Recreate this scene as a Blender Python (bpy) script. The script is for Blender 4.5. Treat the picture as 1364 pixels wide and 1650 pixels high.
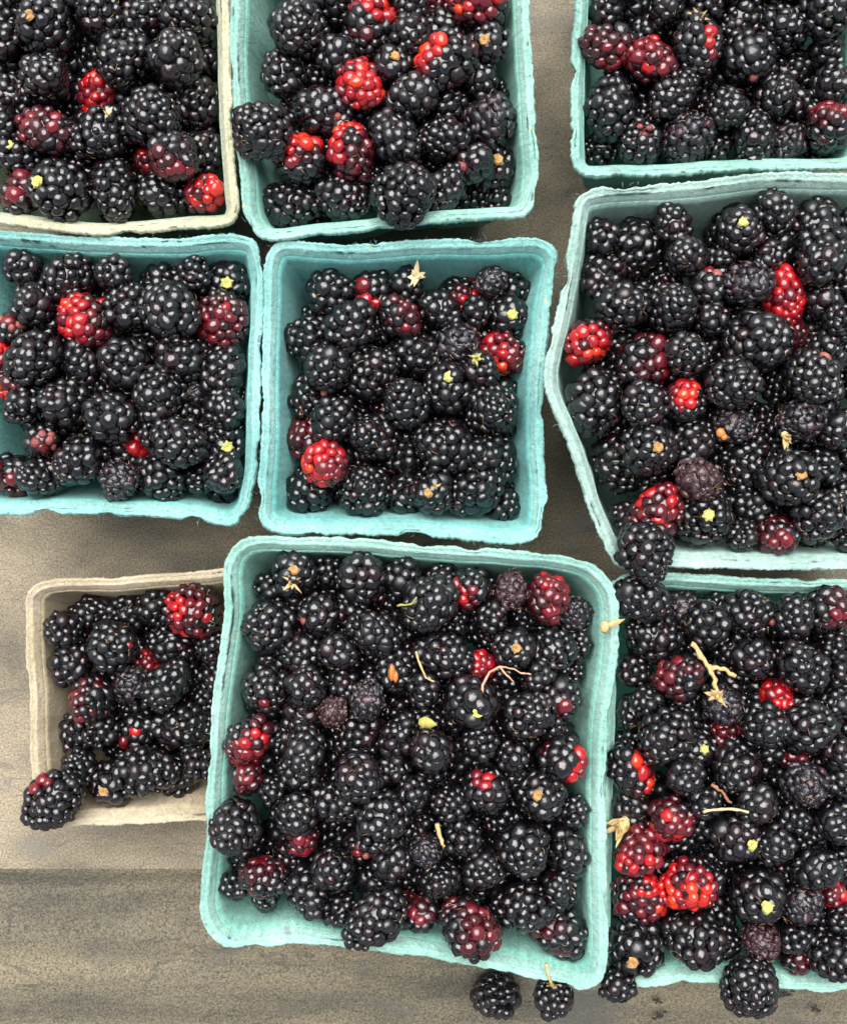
import bpy, math, random
import numpy as np
from mathutils import Vector, Matrix, Quaternion, noise

random.seed(7); np.random.seed(7)
for o in list(bpy.data.objects): bpy.data.objects.remove(o, do_unlink=True)
scene = bpy.context.scene
COL = scene.collection

# ------------------------------------------------------------------ camera
CAM_Z = 0.50                 # metres above the table
FOC = 1869.0                 # focal length in photo pixels (1364 x 1650)
CX, CY = 682.0, 825.0
cam_d = bpy.data.cameras.new('camera')
cam_d.sensor_fit = 'VERTICAL'; cam_d.sensor_height = 36.0; cam_d.lens = 36.0*FOC/1650.0
cam_d.clip_start = 0.01; cam_d.clip_end = 50.0
cam = bpy.data.objects.new('camera', cam_d); COL.objects.link(cam)
cam.location = (0, 0, CAM_Z); cam.rotation_euler = (0, 0, 0)
scene.camera = cam

def at(px, py, z):           # where the thing seen at this spot of the photo stands, at height z
    k = (CAM_Z - z)/FOC
    return Vector(((px-CX)*k, -(py-CY)*k, z))

# ------------------------------------------------------------------ light (bright overcast)
SUN_EL, SUN_AZ = math.radians(68), math.radians(-8)   # azimuth from +Y (top of the photo)
w = bpy.data.worlds.new('World'); scene.world = w; w.use_nodes = True
nt = w.node_tree; nt.nodes.clear()
sky = nt.nodes.new('ShaderNodeTexSky'); sky.sky_type = 'NISHITA'; sky.sun_disc = False
sky.sun_elevation = SUN_EL; sky.sun_rotation = SUN_AZ
hs = nt.nodes.new('ShaderNodeHueSaturation'); hs.inputs['Saturation'].default_value = 0.35
bg = nt.nodes.new('ShaderNodeBackground'); bg.inputs[1].default_value = 0.05
wo = nt.nodes.new('ShaderNodeOutputWorld')
nt.links.new(sky.outputs[0], hs.inputs['Color']); nt.links.new(hs.outputs[0], bg.inputs[0]); nt.links.new(bg.outputs[0], wo.inputs[0])
sun_d = bpy.data.lights.new('sun', 'SUN'); sun_d.energy = 2.3; sun_d.angle = math.radians(60); sun_d.color = (1.0, 0.97, 0.92)
sun = bpy.data.objects.new('sun', sun_d); COL.objects.link(sun)
sdir = Vector((math.sin(SUN_AZ)*math.cos(SUN_EL), math.cos(SUN_AZ)*math.cos(SUN_EL), math.sin(SUN_EL)))
sun.rotation_euler = (-sdir).to_track_quat('-Z', 'Y').to_euler(); sun.location = sdir*2
vs = scene.view_settings
vs.view_transform = 'Standard'; vs.look = 'None'; vs.exposure = 1.7; vs.gamma = 1.0; vs.use_curve_mapping = False

# ------------------------------------------------------------------ materials
def new_mat(name):
    m = bpy.data.materials.new(name); m.use_nodes = True
    n = m.node_tree; return m, n, n.nodes['Principled BSDF']
def N(n, t, **kw):
    x = n.nodes.new(t)
    for k, v in kw.items():
        if k in x.inputs: x.inputs[k].default_value = v
        else: setattr(x, k, v)
    return x
def ramp(n, stops):
    r = n.nodes.new('ShaderNodeValToRGB'); e = r.color_ramp.elements
    e[0].position, e[0].color = stops[0][0], (*stops[0][1], 1)
    e[1].position, e[1].color = stops[1][0], (*stops[1][1], 1)
    for p, c in stops[2:]:
        q = e.new(p); q.color = (*c, 1)
    return r

def skin_mat(name, c1, c2, rough=(0.14, 0.30), sss=0.0, bump=0.4, wrinkle=0.0, ior=1.58, coat=0.3):
    m, n, p = new_mat(name); L = n.links
    geo = N(n, 'ShaderNodeNewGeometry'); oi = N(n, 'ShaderNodeObjectInfo'); tc = N(n, 'ShaderNodeTexCoord')
    add = N(n, 'ShaderNodeMath', operation='ADD'); L.new(geo.outputs['Random Per Island'], add.inputs[0]); L.new(oi.outputs['Random'], add.inputs[1])
    fr = N(n, 'ShaderNodeMath', operation='FRACT'); L.new(add.outputs[0], fr.inputs[0])
    cr = ramp(n, [(0.0, c1), (0.8, c1), (1.0, c2)]) if sss == 0 else ramp(n, [(0.0, c1), (1.0, c2)])
    L.new(fr.outputs[0], cr.inputs[0]); L.new(cr.outputs[0], p.inputs['Base Color'])
    mr = N(n, 'ShaderNodeMapRange'); mr.inputs['To Min'].default_value = rough[0]; mr.inputs['To Max'].default_value = rough[1]
    mul = N(n, 'ShaderNodeMath', operation='MULTIPLY'); mul.inputs[1].default_value = 7.3; L.new(fr.outputs[0], mul.inputs[0])
    fr2 = N(n, 'ShaderNodeMath', operation='FRACT'); L.new(mul.outputs[0], fr2.inputs[0]); pw = N(n, 'ShaderNodeMath', operation='POWER'); pw.inputs[1].default_value = 2.6; L.new(fr2.outputs[0], pw.inputs[0]); L.new(pw.outputs[0], mr.inputs['Value'])
    L.new(mr.outputs[0], p.inputs['Roughness'])
    p.inputs['IOR'].default_value = ior
    p.inputs['Coat Weight'].default_value = coat; p.inputs['Coat Roughness'].default_value = 0.08; p.inputs['Coat IOR'].default_value = 1.55
    if sss:
        p.inputs['Subsurface Weight'].default_value = sss; p.inputs['Subsurface Radius'].default_value = (1.0, 0.25, 0.15); p.inputs['Subsurface Scale'].default_value = 0.0015
    nz = N(n, 'ShaderNodeTexNoise', Scale=520.0, Detail=3.0); L.new(geo.outputs['Position'], nz.inputs['Vector'])
    b = N(n, 'ShaderNodeBump', Strength=bump, Distance=0.0006); L.new(nz.outputs[0], b.inputs['Height'])
    last = b
    if wrinkle:
        vz = N(n, 'ShaderNodeTexNoise', Scale=900.0, Detail=4.0, Distortion=1.5); L.new(geo.outputs['Position'], vz.inputs['Vector'])
        b2 = N(n, 'ShaderNodeBump', Strength=wrinkle, Distance=0.0012); L.new(vz.outputs[0], b2.inputs['Height']); L.new(b.outputs[0], b2.inputs['Normal']); last = b2
    L.new(last.outputs[0], p.inputs['Normal'])
    return m

M = {}
M['black'] = skin_mat('blackberry skin', (0.0035, 0.0032, 0.0045), (0.012, 0.002, 0.004), rough=(0.12, 0.45), bump=0.6)
M['dull'] = skin_mat('shrivelled skin', (0.012, 0.010, 0.014), (0.035, 0.012, 0.020), rough=(0.18, 0.30), wrinkle=0.4, coat=0.3)
M['brown'] = skin_mat('wrinkled maroon skin', (0.035, 0.010, 0.014), (0.06, 0.02, 0.02), rough=(0.16, 0.32), wrinkle=0.7, coat=0.5)
M['dark_red'] = skin_mat('dark red skin', (0.020, 0.002, 0.004), (0.05, 0.003, 0.006), sss=0.05)
M['maroon'] = skin_mat('maroon skin', (0.075, 0.004, 0.009), (0.15, 0.006, 0.012), sss=0.12)
M['red'] = skin_mat('red skin', (0.24, 0.004, 0.009), (0.42, 0.007, 0.008), sss=0.25)
M['orange_red'] = skin_mat('orange red skin', (0.50, 0.012, 0.005), (0.60, 0.040, 0.008), sss=0.3)
M['pink'] = skin_mat('bruised pink skin', (0.16, 0.025, 0.03), (0.30, 0.09, 0.07), sss=0.1, rough=(0.25, 0.5), coat=0.0, wrinkle=0.5)

def plain(name, c1, c2, scale=900.0, rough=0.7, bump=0.5, dist=0.0004):
    m, n, p = new_mat(name); L = n.links
    tc = N(n, 'ShaderNodeNewGeometry')
    nz = N(n, 'ShaderNodeTexNoise', Scale=scale, Detail=5.0); L.new(tc.outputs['Position'], nz.inputs['Vector'])
    r = ramp(n, [(0.3, c1), (0.7, c2)]); L.new(nz.outputs[0], r.inputs[0]); L.new(r.outputs[0], p.inputs['Base Color'])
    b = N(n, 'ShaderNodeBump', Strength=bump, Distance=dist); L.new(nz.outputs[0], b.inputs['Height']); L.new(b.outputs[0], p.inputs['Normal'])
    p.inputs['Roughness'].default_value = rough
    return m
M['star'] = plain('fresh stem scar', (0.34, 0.33, 0.05), (0.52, 0.50, 0.18), scale=1500, rough=0.5, bump=1.0)
M['tan_scar'] = plain('dry stem scar', (0.26, 0.12, 0.035), (0.42, 0.25, 0.08))
M['straw'] = plain('dry straw', (0.36, 0.23, 0.08), (0.58, 0.43, 0.20), scale=700)
M['straw_pale'] = plain('pale straw', (0.42, 0.34, 0.18), (0.60, 0.52, 0.32), scale=700)
M['stem_pink'] = plain('pinkish dry stem', (0.42, 0.20, 0.12), (0.55, 0.36, 0.24), scale=700)
M['stem_brown'] = plain('brown dry stem', (0.20, 0.08, 0.04), (0.34, 0.17, 0.09), scale=700)
M['orange_bit'] = plain('orange dried pulp', (0.42, 0.10, 0.02), (0.55, 0.22, 0.05), scale=500, rough=0.4)
M['leaf'] = plain('yellow green leaf', (0.26, 0.25, 0.04), (0.42, 0.38, 0.10), scale=500)
M['hair'] = plain('dry style', (0.14, 0.075, 0.03), (0.36, 0.22, 0.10), scale=300, rough=0.5)
M['crumb'] = plain('dark dried pulp', (0.012, 0.009, 0.008), (0.05, 0.035, 0.03), scale=1200, rough=0.85)

def pulp_mat(name, base, light, speck):
    m, n, p = new_mat(name); L = n.links
    g = N(n, 'ShaderNodeNewGeometry')
    big = N(n, 'ShaderNodeTexNoise', Scale=38.0, Detail=4.0); L.new(g.outputs['Position'], big.inputs['Vector'])
    r1 = ramp(n, [(0.32, tuple(c*0.86 for c in base)), (0.68, light)]); L.new(big.outputs[0], r1.inputs[0])
    fine = N(n, 'ShaderNodeTexNoise', Scale=900.0, Detail=4.0, Roughness=0.7, Distortion=1.2); L.new(g.outputs['Position'], fine.inputs['Vector'])
    r2 = ramp(n, [(0.30, (0.72, 0.74, 0.74)), (0.70, (1.12, 1.10, 1.08))]); L.new(fine.outputs[0], r2.inputs[0])
    mx = N(n, 'ShaderNodeMix', data_type='RGBA', blend_type='MULTIPLY'); mx.inputs['Factor'].default_value = 1.0
    L.new(r1.outputs[0], mx.inputs['A']); L.new(r2.outputs[0], mx.inputs['B'])
    sp = N(n, 'ShaderNodeTexNoise', Scale=210.0, Detail=2.0); L.new(g.outputs['Position'], sp.inputs['Vector'])
    r3 = ramp(n, [(0.70, (0, 0, 0)), (0.76, (0.7, 0.7, 0.7))]); L.new(sp.outputs[0], r3.inputs[0])
    mx2 = N(n, 'ShaderNodeMix', data_type='RGBA'); L.new(r3.outputs[0], mx2.inputs['Factor']); L.new(mx.outputs['Result'], mx2.inputs['A'])
    mx2.inputs['B'].default_value = (*speck, 1)
    st = N(n, 'ShaderNodeTexNoise', Scale=75.0, Detail=5.0, Distortion=0.6); L.new(g.outputs['Position'], st.inputs['Vector'])
    r4 = ramp(n, [(0.66, (0, 0, 0)), (0.80, (0.55, 0.55, 0.55))]); L.new(st.outputs[0], r4.inputs[0])
    mx3 = N(n, 'ShaderNodeMix', data_type='RGBA'); L.new(r4.outputs[0], mx3.inputs['Factor']); L.new(mx2.outputs['Result'], mx3.inputs['A']); mx3.inputs['B'].default_value = (0.22, 0.10, 0.20, 1)
    fl = N(n, 'ShaderNodeTexNoise', Scale=1500.0, Detail=1.0); L.new(g.outputs['Position'], fl.inputs['Vector'])
    r5 = ramp(n, [(0.74, (0, 0, 0)), (0.80, (0.6, 0.6, 0.6))]); L.new(fl.outputs[0], r5.inputs[0])
    mx4 = N(n, 'ShaderNodeMix', data_type='RGBA'); L.new(r5.outputs[0], mx4.inputs['Factor']); L.new(mx3.outputs['Result'], mx4.inputs['A']); mx4.inputs['B'].default_value = (0.07, 0.12, 0.12, 1)
    L.new(mx4.outputs['Result'], p.inputs['Base Color'])
    # felted fibres
    mp = N(n, 'ShaderNodeMapping'); mp.inputs['Scale'].default_value = (1.0, 1.0, 0.35); L.new(g.outputs['Position'], mp.inputs['Vector'])
    fb = N(n, 'ShaderNodeTexNoise', Scale=420.0, Detail=6.0, Roughness=0.72, Distortion=0.8); L.new(mp.outputs[0], fb.inputs['Vector'])
    b = N(n, 'ShaderNodeBump', Strength=1.0, Distance=0.0014); L.new(fb.outputs[0], b.inputs['Height'])
    b2 = N(n, 'ShaderNodeBump', Strength=0.8, Distance=0.0006); L.new(fine.outputs[0], b2.inputs['Height']); L.new(b.outputs[0], b2.inputs['Normal'])
    L.new(b2.outputs[0], p.inputs['Normal'])
    p.inputs['Roughness'].default_value = 0.9; p.inputs['Specular IOR Level'].default_value = 0.2
    p.inputs['Sheen Weight'].default_value = 0.15
    return m
TEAL = ((0.195, 0.53, 0.45), (0.30, 0.64, 0.55), (0.62, 0.52, 0.28))
CYAN = ((0.140, 0.52, 0.50), (0.23, 0.63, 0.60), (0.60, 0.56, 0.34))
PALE = ((0.30, 0.52, 0.46), (0.40, 0.62, 0.55), (0.55, 0.60, 0.50))

# ------------------------------------------------------------------ mesh helpers
def mesh_obj(name, verts, faces, mat, parent=None, smooth=True):
    me = bpy.data.meshes.new(name)
    me.from_pydata([tuple(v) for v in verts], [], [tuple(int(i) for i in f) for f in faces])
    me.materials.append(mat)
    if smooth: me.polygons.foreach_set('use_smooth', [True]*len(me.polygons))
    me.update()
    o = bpy.data.objects.new(name, me); COL.objects.link(o)
    if parent: o.parent = parent
    return o
def empty(name, loc=(0, 0, 0)):
    o = bpy.data.objects.new(name, None); o.empty_display_size = 0.005; COL.objects.link(o); o.location = loc; return o
def tag(o, label, cat, group=None):
    o['label'] = label; o['category'] = cat
    if group: o['group'] = group
class MB:
    def __init__(s): s.v = []; s.f = []
    def tube(s, pts, radii, k=6, cap=True):
        pts = [Vector(p) for p in pts]; base = len(s.v)
        for i, p in enumerate(pts):
            d = (pts[min(i+1, len(pts)-1)] - pts[max(i-1, 0)]).normalized()
            a = d.orthogonal().normalized() if i == 0 else (a - d*a.dot(d)).normalized()
            b = d.cross(a)
            for j in range(k):
                t = 2*math.pi*j/k; s.v.append(p + (a*math.cos(t)+b*math.sin(t))*radii[i])
        for i in range(len(pts)-1):
            for j in range(k):
                s.f.append((base+i*k+j, base+i*k+(j+1) % k, base+(i+1)*k+(j+1) % k, base+(i+1)*k+j))
        if cap:
            s.f.append(tuple(base+j for j in range(k))[::-1]); s.f.append(tuple(base+(len(pts)-1)*k+j for j in range(k)))
    def blade(s, p, d, up, L, W, curl=0.3, th=0.00025):   # a pointed leaf-like scale with thickness
        d = Vector(d).normalized(); up = Vector(up); side = d.cross(up).normalized(); up = side.cross(d).normalized(); base = len(s.v)
        prof = [(0, .45), (.3, 1), (.65, .8), (1, .06)]
        for q in (1, -1):
            for t, wd in prof:
                c = Vector(p) + d*L*t + up*(curl*L*t*t + q*th)
                for e in (-1, 0, 1): s.v.append(c + side*W*wd*e*.5 + up*(abs(e)*W*.12))
        n = len(prof)*3
        for i in range(3):
            for j in range(2):
                a = base+i*3+j
                s.f.append((a, a+1, a+4, a+3)); s.f.append((a+n+3, a+n+4, a+n+1, a+n))
        for i in range(3):
            a = base+i*3; s.f.append((a, a+3, a+3+n, a+n)); a += 2; s.f.append((a+n, a+n+3, a+3, a))
        a = base; s.f.append((a, a+n, a+n+1, a+n+2, a+2, a+1)); a = base+9; s.f.append((a, a+1, a+2, a+n+2, a+n+1, a+n))
    def blob(s, c, r, sub=2, jit=0.2, squash=(1, 1, 1), seed=0.0):
        V, F = ICO[sub]; base = len(s.v)
        for v in V:
            q = 1+jit*noise.noise(Vector(v)*1.7+Vector((seed, seed*1.3, 0)))
            s.v.append(Vector(c)+Vector((v[0]*squash[0], v[1]*squash[1], v[2]*squash[2]))*r*q)
        s.f += [tuple(base+i for i in f) for f in F]
    def build(s, name, mat, parent=None, smooth=True): return mesh_obj(name, s.v, s.f, mat, parent, smooth)
def ico(sub):
    import bmesh
    bm = bmesh.new(); bmesh.ops.create_icosphere(bm, subdivisions=sub, radius=1.0)
    V = np.array([v.co[:] for v in bm.verts]); F = np.array([[v.index for v in f.verts] for f in bm.faces]); bm.free(); return V, F
ICO = {k: ico(k) for k in (1, 2, 3)}

# ------------------------------------------------------------------ table
def table_mat(name, stops, lo, hi, fs, grey, stretch=1.0):
    m, n, p = new_mat(name); L = n.links
    g = N(n, 'ShaderNodeNewGeometry')
    a = N(n, 'ShaderNodeTexNoise', Scale=16.0, Detail=6.0, Roughness=0.6, Distortion=0.4); ms = N(n, 'ShaderNodeMapping'); ms.inputs['Scale'].default_value = (1.0/stretch, stretch, 1); L.new(g.outputs['Position'], ms.inputs['Vector']); L.new(ms.outputs[0], a.inputs['Vector'])
    r = ramp(n, stops); L.new(a.outputs[0], r.inputs[0])
    f = N(n, 'ShaderNodeTexNoise', Scale=fs, Detail=5.0, Roughness=0.8); L.new(g.outputs['Position'], f.inputs['Vector'])
    r2 = ramp(n, [(0.36, (lo, lo, lo*1.05)), (0.64, (hi, hi*.98, hi*.93))]); L.new(f.outputs[0], r2.inputs[0])
    mx = N(n, 'ShaderNodeMix', data_type='RGBA', blend_type='MULTIPLY'); mx.inputs['Factor'].default_value = 1.0
    L.new(r.outputs[0], mx.inputs['A']); L.new(r2.outputs[0], mx.inputs['B'])
    # grey scuffs and stains
    s = N(n, 'ShaderNodeTexNoise', Scale=34.0, Detail=3.0); 
    mp = N(n, 'ShaderNodeMapping'); mp.inputs['Scale'].default_value = (0.6, 1.6, 1); L.new(g.outputs['Position'], mp.inputs['Vector']); L.new(mp.outputs[0], s.inputs['Vector'])
    r3 = ramp(n, [(0.58, (0, 0, 0)), (0.72, (0.75, 0.75, 0.75))]); L.new(s.outputs[0], r3.inputs[0])
    mx2 = N(n, 'ShaderNodeMix', data_type='RGBA'); L.new(r3.outputs[0], mx2.inputs['Factor']); L.new(mx.outputs['Result'], mx2.inputs['A']); mx2.inputs['B'].default_value = (*grey, 1)
    sc = N(n, 'ShaderNodeTexNoise', Scale=21.0, Detail=3.0, Distortion=1.0); L.new(mp.outputs[0], sc.inputs['Vector'])
    r6 = ramp(n, [(0.492, (0, 0, 0)), (0.5, (0.5, 0.5, 0.5)), (0.508, (0, 0, 0))]); L.new(sc.outputs[0], r6.inputs[0])
    mx5 = N(n, 'ShaderNodeMix', data_type='RGBA'); L.new(r6.outputs[0], mx5.inputs['Factor']); L.new(mx2.outputs['Result'], mx5.inputs['A']); mx5.inputs['B'].default_value = (*(c*.55 for c in grey), 1)
    L.new(mx5.outputs['Result'], p.inputs['Base Color'])
    b = N(n, 'ShaderNodeBump', Strength=0.9, Distance=0.0006); L.new(f.outputs[0], b.inputs['Height']); L.new(b.outputs[0], p.inputs['Normal'])
    p.inputs['Roughness'].default_value = 0.75; p.inputs['Specular IOR Level'].default_value = 0.3
    return m
def table():
    m = table_mat('weathered brown table top', [(0.36, (0.150, 0.133, 0.106)), (0.48, (0.235, 0.200, 0.148)), (0.62, (0.32, 0.275, 0.20))], .42, 1.45, 1150.0, (0.17, 0.165, 0.158), 1.15)
    m2 = table_mat('greyed front board', [(0.36, (0.090, 0.084, 0.067)), (0.50, (0.150, 0.133, 0.098)), (0.64, (0.21, 0.180, 0.125))], .30, 1.62, 1000.0, (0.085, 0.085, 0.08), 2.2)
    y1 = at(0, 1396, 0).y
    def h(y):
        d = y1 - y            # distance past the moulded edge line
        if d <= 0: return 0.0
        z = -0.0045*(0.5-0.5*math.cos(min(1, d/0.010)*math.pi))
        if d > .012: z += 0.0022*(0.5-0.5*math.cos(min(1, (d-.012)/.016)*math.pi))
        if d > .030: z -= 0.0030*(0.5-0.5*math.cos(min(1, (d-.030)/.014)*math.pi))
        if d > .050: z -= min(.02, (d-.050)*0.25)
        return z
    ys = [1.2, .6, .4, .3, .2, .1, .0, -.05, -.10] + list(np.linspace(y1+.006, y1-.12, 90)) + [-.4]
    xs = [-1.0] + list(np.linspace(-.4, .4, 60)) + [1.0]
    V = []; F = []
    for y in ys:
        for x in xs:
            yy = y + (0.0018*noise.noise(Vector((x*9, y*9, 3.3))) if y < y1+.006 else 0)
            V.append((x, y, h(yy) + (0.0005*noise.noise(Vector((x*22, y*60, 0))) if y < y1 else 0)))
    nx = len(xs); cut = next(i for i, y in enumerate(ys) if y <= y1+.0002)
    def strip(i0, i1):
        return V[i0*nx:(i1+1)*nx], [(i*nx+j, (i+1)*nx+j, (i+1)*nx+j+1, i*nx+j+1) for i in range(i1-i0) for j in range(nx-1)]
    o = mesh_obj('table_top', *strip(0, cut), m); o['kind'] = 'structure'
    mesh_obj('front_board', *strip(cut, len(ys)-1), m2, o)
table()

# ------------------------------------------------------------------ baskets
BASKETS = {}
def resample(pts, n):
    pts = np.array(pts); k = len(pts); out = []
    for i in range(k):
        p0, p1, p2, p3 = pts[i-1], pts[i], pts[(i+1) % k], pts[(i+2) % k]
        l = [np.linalg.norm(b-a)**.5+1e-9 for a, b in ((p0, p1), (p1, p2), (p2, p3))]
        t0 = 0; t1 = l[0]; t2 = t1+l[1]; t3 = t2+l[2]
        for t in np.linspace(t1, t2, 40, endpoint=False):
            A1 = (t1-t)/(t1-t0)*p0+(t-t0)/(t1-t0)*p1; A2 = (t2-t)/(t2-t1)*p1+(t-t1)/(t2-t1)*p2; A3 = (t3-t)/(t3-t2)*p2+(t-t2)/(t3-t2)*p3
            B1 = (t2-t)/(t2-t0)*A1+(t-t0)/(t2-t0)*A2; B2 = (t3-t)/(t3-t1)*A2+(t-t1)/(t3-t1)*A3
            out.append((t2-t)/(t2-t1)*B1+(t-t1)/(t2-t1)*B2)
    out = np.array(out); d = np.linalg.norm(np.roll(out, -1, 0)-out, axis=1); s = np.concatenate([[0], np.cumsum(d)])
    out2 = np.vstack([out, out[:1]]); q = np.linspace(0, s[-1], n, endpoint=False)
    return np.stack([np.interp(q, s, out2[:, i]) for i in range(2)], 1)

def loft(rings, closed_profile=False):
    n = len(rings[0]); V = [v for r in rings for v in r]; F = []
    R = len(rings)
    for i in range(R if closed_profile else R-1):
        a, b = i*n, ((i+1) % R)*n
        for j in range(n):
            k = (j+1) % n; F.append((a+j, a+k, b+k, b+j))
    return V, F

def basket(key, px, rim_z, taper, mats, label, ragged=1.0, rim_mat=None, name='berry_basket'):
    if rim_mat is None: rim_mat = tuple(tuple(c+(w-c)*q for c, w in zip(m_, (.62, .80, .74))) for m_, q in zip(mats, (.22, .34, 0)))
    mat = pulp_mat('moulded pulp '+key, *mats)
    rmat = pulp_mat('moulded pulp rim '+key, *rim_mat) if rim_mat else mat
    n = 800
    P = resample([at(x, y, rim_z)[:2] for x, y in px], n)
    # orientation counter-clockwise so that the normal below points outwards
    if np.sum(P[:, 0]*np.roll(P[:, 1], -1)-np.roll(P[:, 0], -1)*P[:, 1]) < 0: P = P[::-1]
    Ps = P.copy()
    for _ in range(36): Ps = (np.roll(Ps, 1, 0)+Ps*2+np.roll(Ps, -1, 0))/4
    T = np.roll(Ps, -4, 0)-np.roll(Ps, 4, 0); T /= np.linalg.norm(T, axis=1)[:, None]
    Nn = np.stack([T[:, 1], -T[:, 0]], 1); C = P.mean(0)
    half = np.linalg.norm(P-C, axis=1).mean()
    sd = sum(ord(c) for c in key)*3.7
    root = empty(name, (C[0], C[1], 0.0))
    tag(root, label, 'basket', 'moulded pulp berry baskets')
    zw = np.array([0.0022*noise.noise(Vector((p[0]*28, p[1]*28, sd)))+0.0006*noise.noise(Vector((p[0]*110, p[1]*110, sd))) for p in P])
    jit = np.array([noise.noise(Vector((p[0]*300, p[1]*300, sd)))*.6+noise.noise(Vector((p[0]*900, p[1]*900, sd)))*.8 for p in P])*0.00045*ragged
    jit += np.array([max(0, noise.noise(Vector((p[0]*90, p[1]*90, sd+9)))-.22) for p in P])*(-0.003)*ragged
    wv = np.array([noise.noise(Vector((p[0]*45, p[1]*45, sd+4))) for p in P])
    wv2 = np.array([noise.noise(Vector((p[0]*130, p[1]*130, sd+14))) for p in P])
    TH = 0.0020
    def ring(d, z, shrink=0.0, rag=0.0, wob=0.0):
        Q = P + Nn*(jit*rag)[:, None] - Nn*d - (P-C)*(shrink/half) + Nn*(wob*(wv*0.0018+wv2*0.0008))[:, None]
        zz = z + zw*(1 if z > rim_z*.5 else max(0, z/rim_z)*2*.5)
        return [(Q[i, 0]-C[0], Q[i, 1]-C[1], zz[i]) for i in range(n)]
    rz = rim_z
    # rim: a rolled flange
    prof = [(0.0006, -0.0034, .8), (0.0001, -0.0026, 1), (0.0000, -0.0012, 1), (0.0003, -0.0002, .9), (0.0009, 0.0001, .7), (0.0013, -0.0002, .5), (0.0018, -0.0006, .3), (0.0023, -0.0006, .15),
            (0.0028, -0.0006, .1), (0.0032, -0.0010, 0), (0.0037, -0.0022, 0), (0.0044, -0.0030, 0), (0.0050, -0.0046, 0), (0.0052, -0.0060, 0), (0.0042, -0.0062, 0), (0.0026, -0.0046, 0), (0.0014, -0.0034, .4)]
    rg_ = []
    for q, (d, z, r) in enumerate(prof):
        R_ = ring(d, rz+z, 0, r, .25)
        amp = .00055 if 3 <= q <= 11 else .0002
        for i in range(n):
            e = noise.noise(Vector((P[i][0]*70, P[i][1]*70, sd+q*.9)))*amp + noise.noise(Vector((P[i][0]*420, P[i][1]*420, sd+q*1.7)))*amp*.45
            v = R_[i]; R_[i] = (v[0]+Nn[i][0]*e, v[1]+Nn[i][1]*e, v[2]+e*.8)
        rg_.append(R_)
    V, F = loft(rg_, True)
    rim = mesh_obj('rim', V, [f[::-1] for f in F], rmat, root)
    # wall: inner skin going down, outer skin coming back up
    D0 = 0.0054
    def sh(f): return taper*f + 0.010*max(0, (f-.82)/.18)**2.2
    fr = [0, .06, .14, .24, .36, .48, .60, .72, .82, .88, .93, .97, 1.0]
    inner = [ring(D0, (rz-.0044)*(1-f)+.0028*f, sh(f), 0, .25+.75*min(1, f*4)) for f in fr]
    outer = [ring(D0-TH, (rz-.0048)*(1-f)+.0006*f, sh(f), 0, .25+.75*min(1, f*4)) for f in fr[::-1]]
    V, F = loft(inner+outer, True)
    mesh_obj('wall', V, F, mat, root)
    # base
    r0 = ring(D0-.0004, .0024, sh(1.0)); r1 = ring(D0-.0004, .0010, sh(1.0))
    V = r0+r1+[(0, 0, .0030), (0, 0, .0010)]; F = []
    for j in range(n):
        k = (j+1) % n; F += [(j, k, 2*n), (n+k, n+j, 2*n+1), (n+j, n+k, k, j)]
    mesh_obj('base', V, F, mat, root)
    # loose fibres along the torn edge
    fb = MB(); rr = random.Random(key)
    for _ in range(int(170*ragged)):
        i = rr.randrange(n); p = P[i]; nn = Nn[i]; d0 = rr.uniform(-.0004, .0022)
        a = Vector((p[0]-nn[0]*d0-C[0], p[1]-nn[1]*d0-C[1], rz+zw[i]-.001*(d0 < .0008)))
        dr = Vector((nn[0]*rr.uniform(-.2, 1)+rr.gauss(0, .5), nn[1]*rr.uniform(-.2, 1)+rr.gauss(0, .5), rr.uniform(-.1, .7))).normalized()
        Lf = rr.uniform(.0005, .0015); bend = Vector((rr.gauss(0, .4), rr.gauss(0, .4), rr.gauss(0, .3)))*Lf
        fb.tube([a, a+dr*Lf*.5, a+dr*Lf+bend], [.00006, .00005, .00003], 3, False)
    f = fb.build('loose_fibres', rmat, rim); f['kind'] = 'stuff'
    BASKETS[key] = dict(P=P, N=Nn, C=C, half=half, rim=rim_z, sh=sh, root=root)
    return root

basket('A', [(-85, -110), (140, -114), (352, -112), (366, -96), (369, 0), (373, 150), (380, 290), (384, 340), (372, 361), (300, 368), (150, 378), (60, 368), (0, 362), (-70, 356), (-88, 338), (-92, 120)],
       .075, .012, ((0.34, 0.47, 0.36), (0.44, 0.58, 0.44), (0.66, 0.66, 0.40)), 'pale green basket with a cream yellow rim at the top left', 1.0, ((0.60, 0.60, 0.40), (0.70, 0.70, 0.50), (0.62, 0.55, 0.3)))
basket('B', [(392, -112), (620, -116), (830, -112), (848, -96), (852, 0), (857, 80), (863, 198), (866, 305), (848, 347), (795, 354), (716, 360), (637, 368), (518, 378), (425, 386), (396, 356), (386, 277), (372, 178), (371, 0), (376, -96)],
       .075, .013, TEAL, 'teal basket in the middle of the top row beside the cream rimmed one')
basket('C', [(940, -192), (1160, -195), (1376, -190), (1396, -174), (1400, 40), (1398, 250), (1384, 266), (1240, 273), (1138, 278), (1070, 282), (1002, 283), (940, 282), (922, 262), (919, 204), (921, 85), (926, 0), (925, -176)],
       .075, .013, TEAL, 'teal basket with a torn bottom rim in the top right corner', 1.6)
basket('D', [(-45, 366), (0, 369), (126, 379), (284, 384), (385, 377), (411, 388), (424, 423), (422, 549), (419, 675), (413, 770), (400, 825), (376, 847), (315, 840), (189, 831), (0, 830), (-45, 826), (-60, 810), (-64, 600), (-62, 384)],
       .073, .014, CYAN, 'turquoise basket at the left edge below the cream rimmed one', 1.1)
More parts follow.
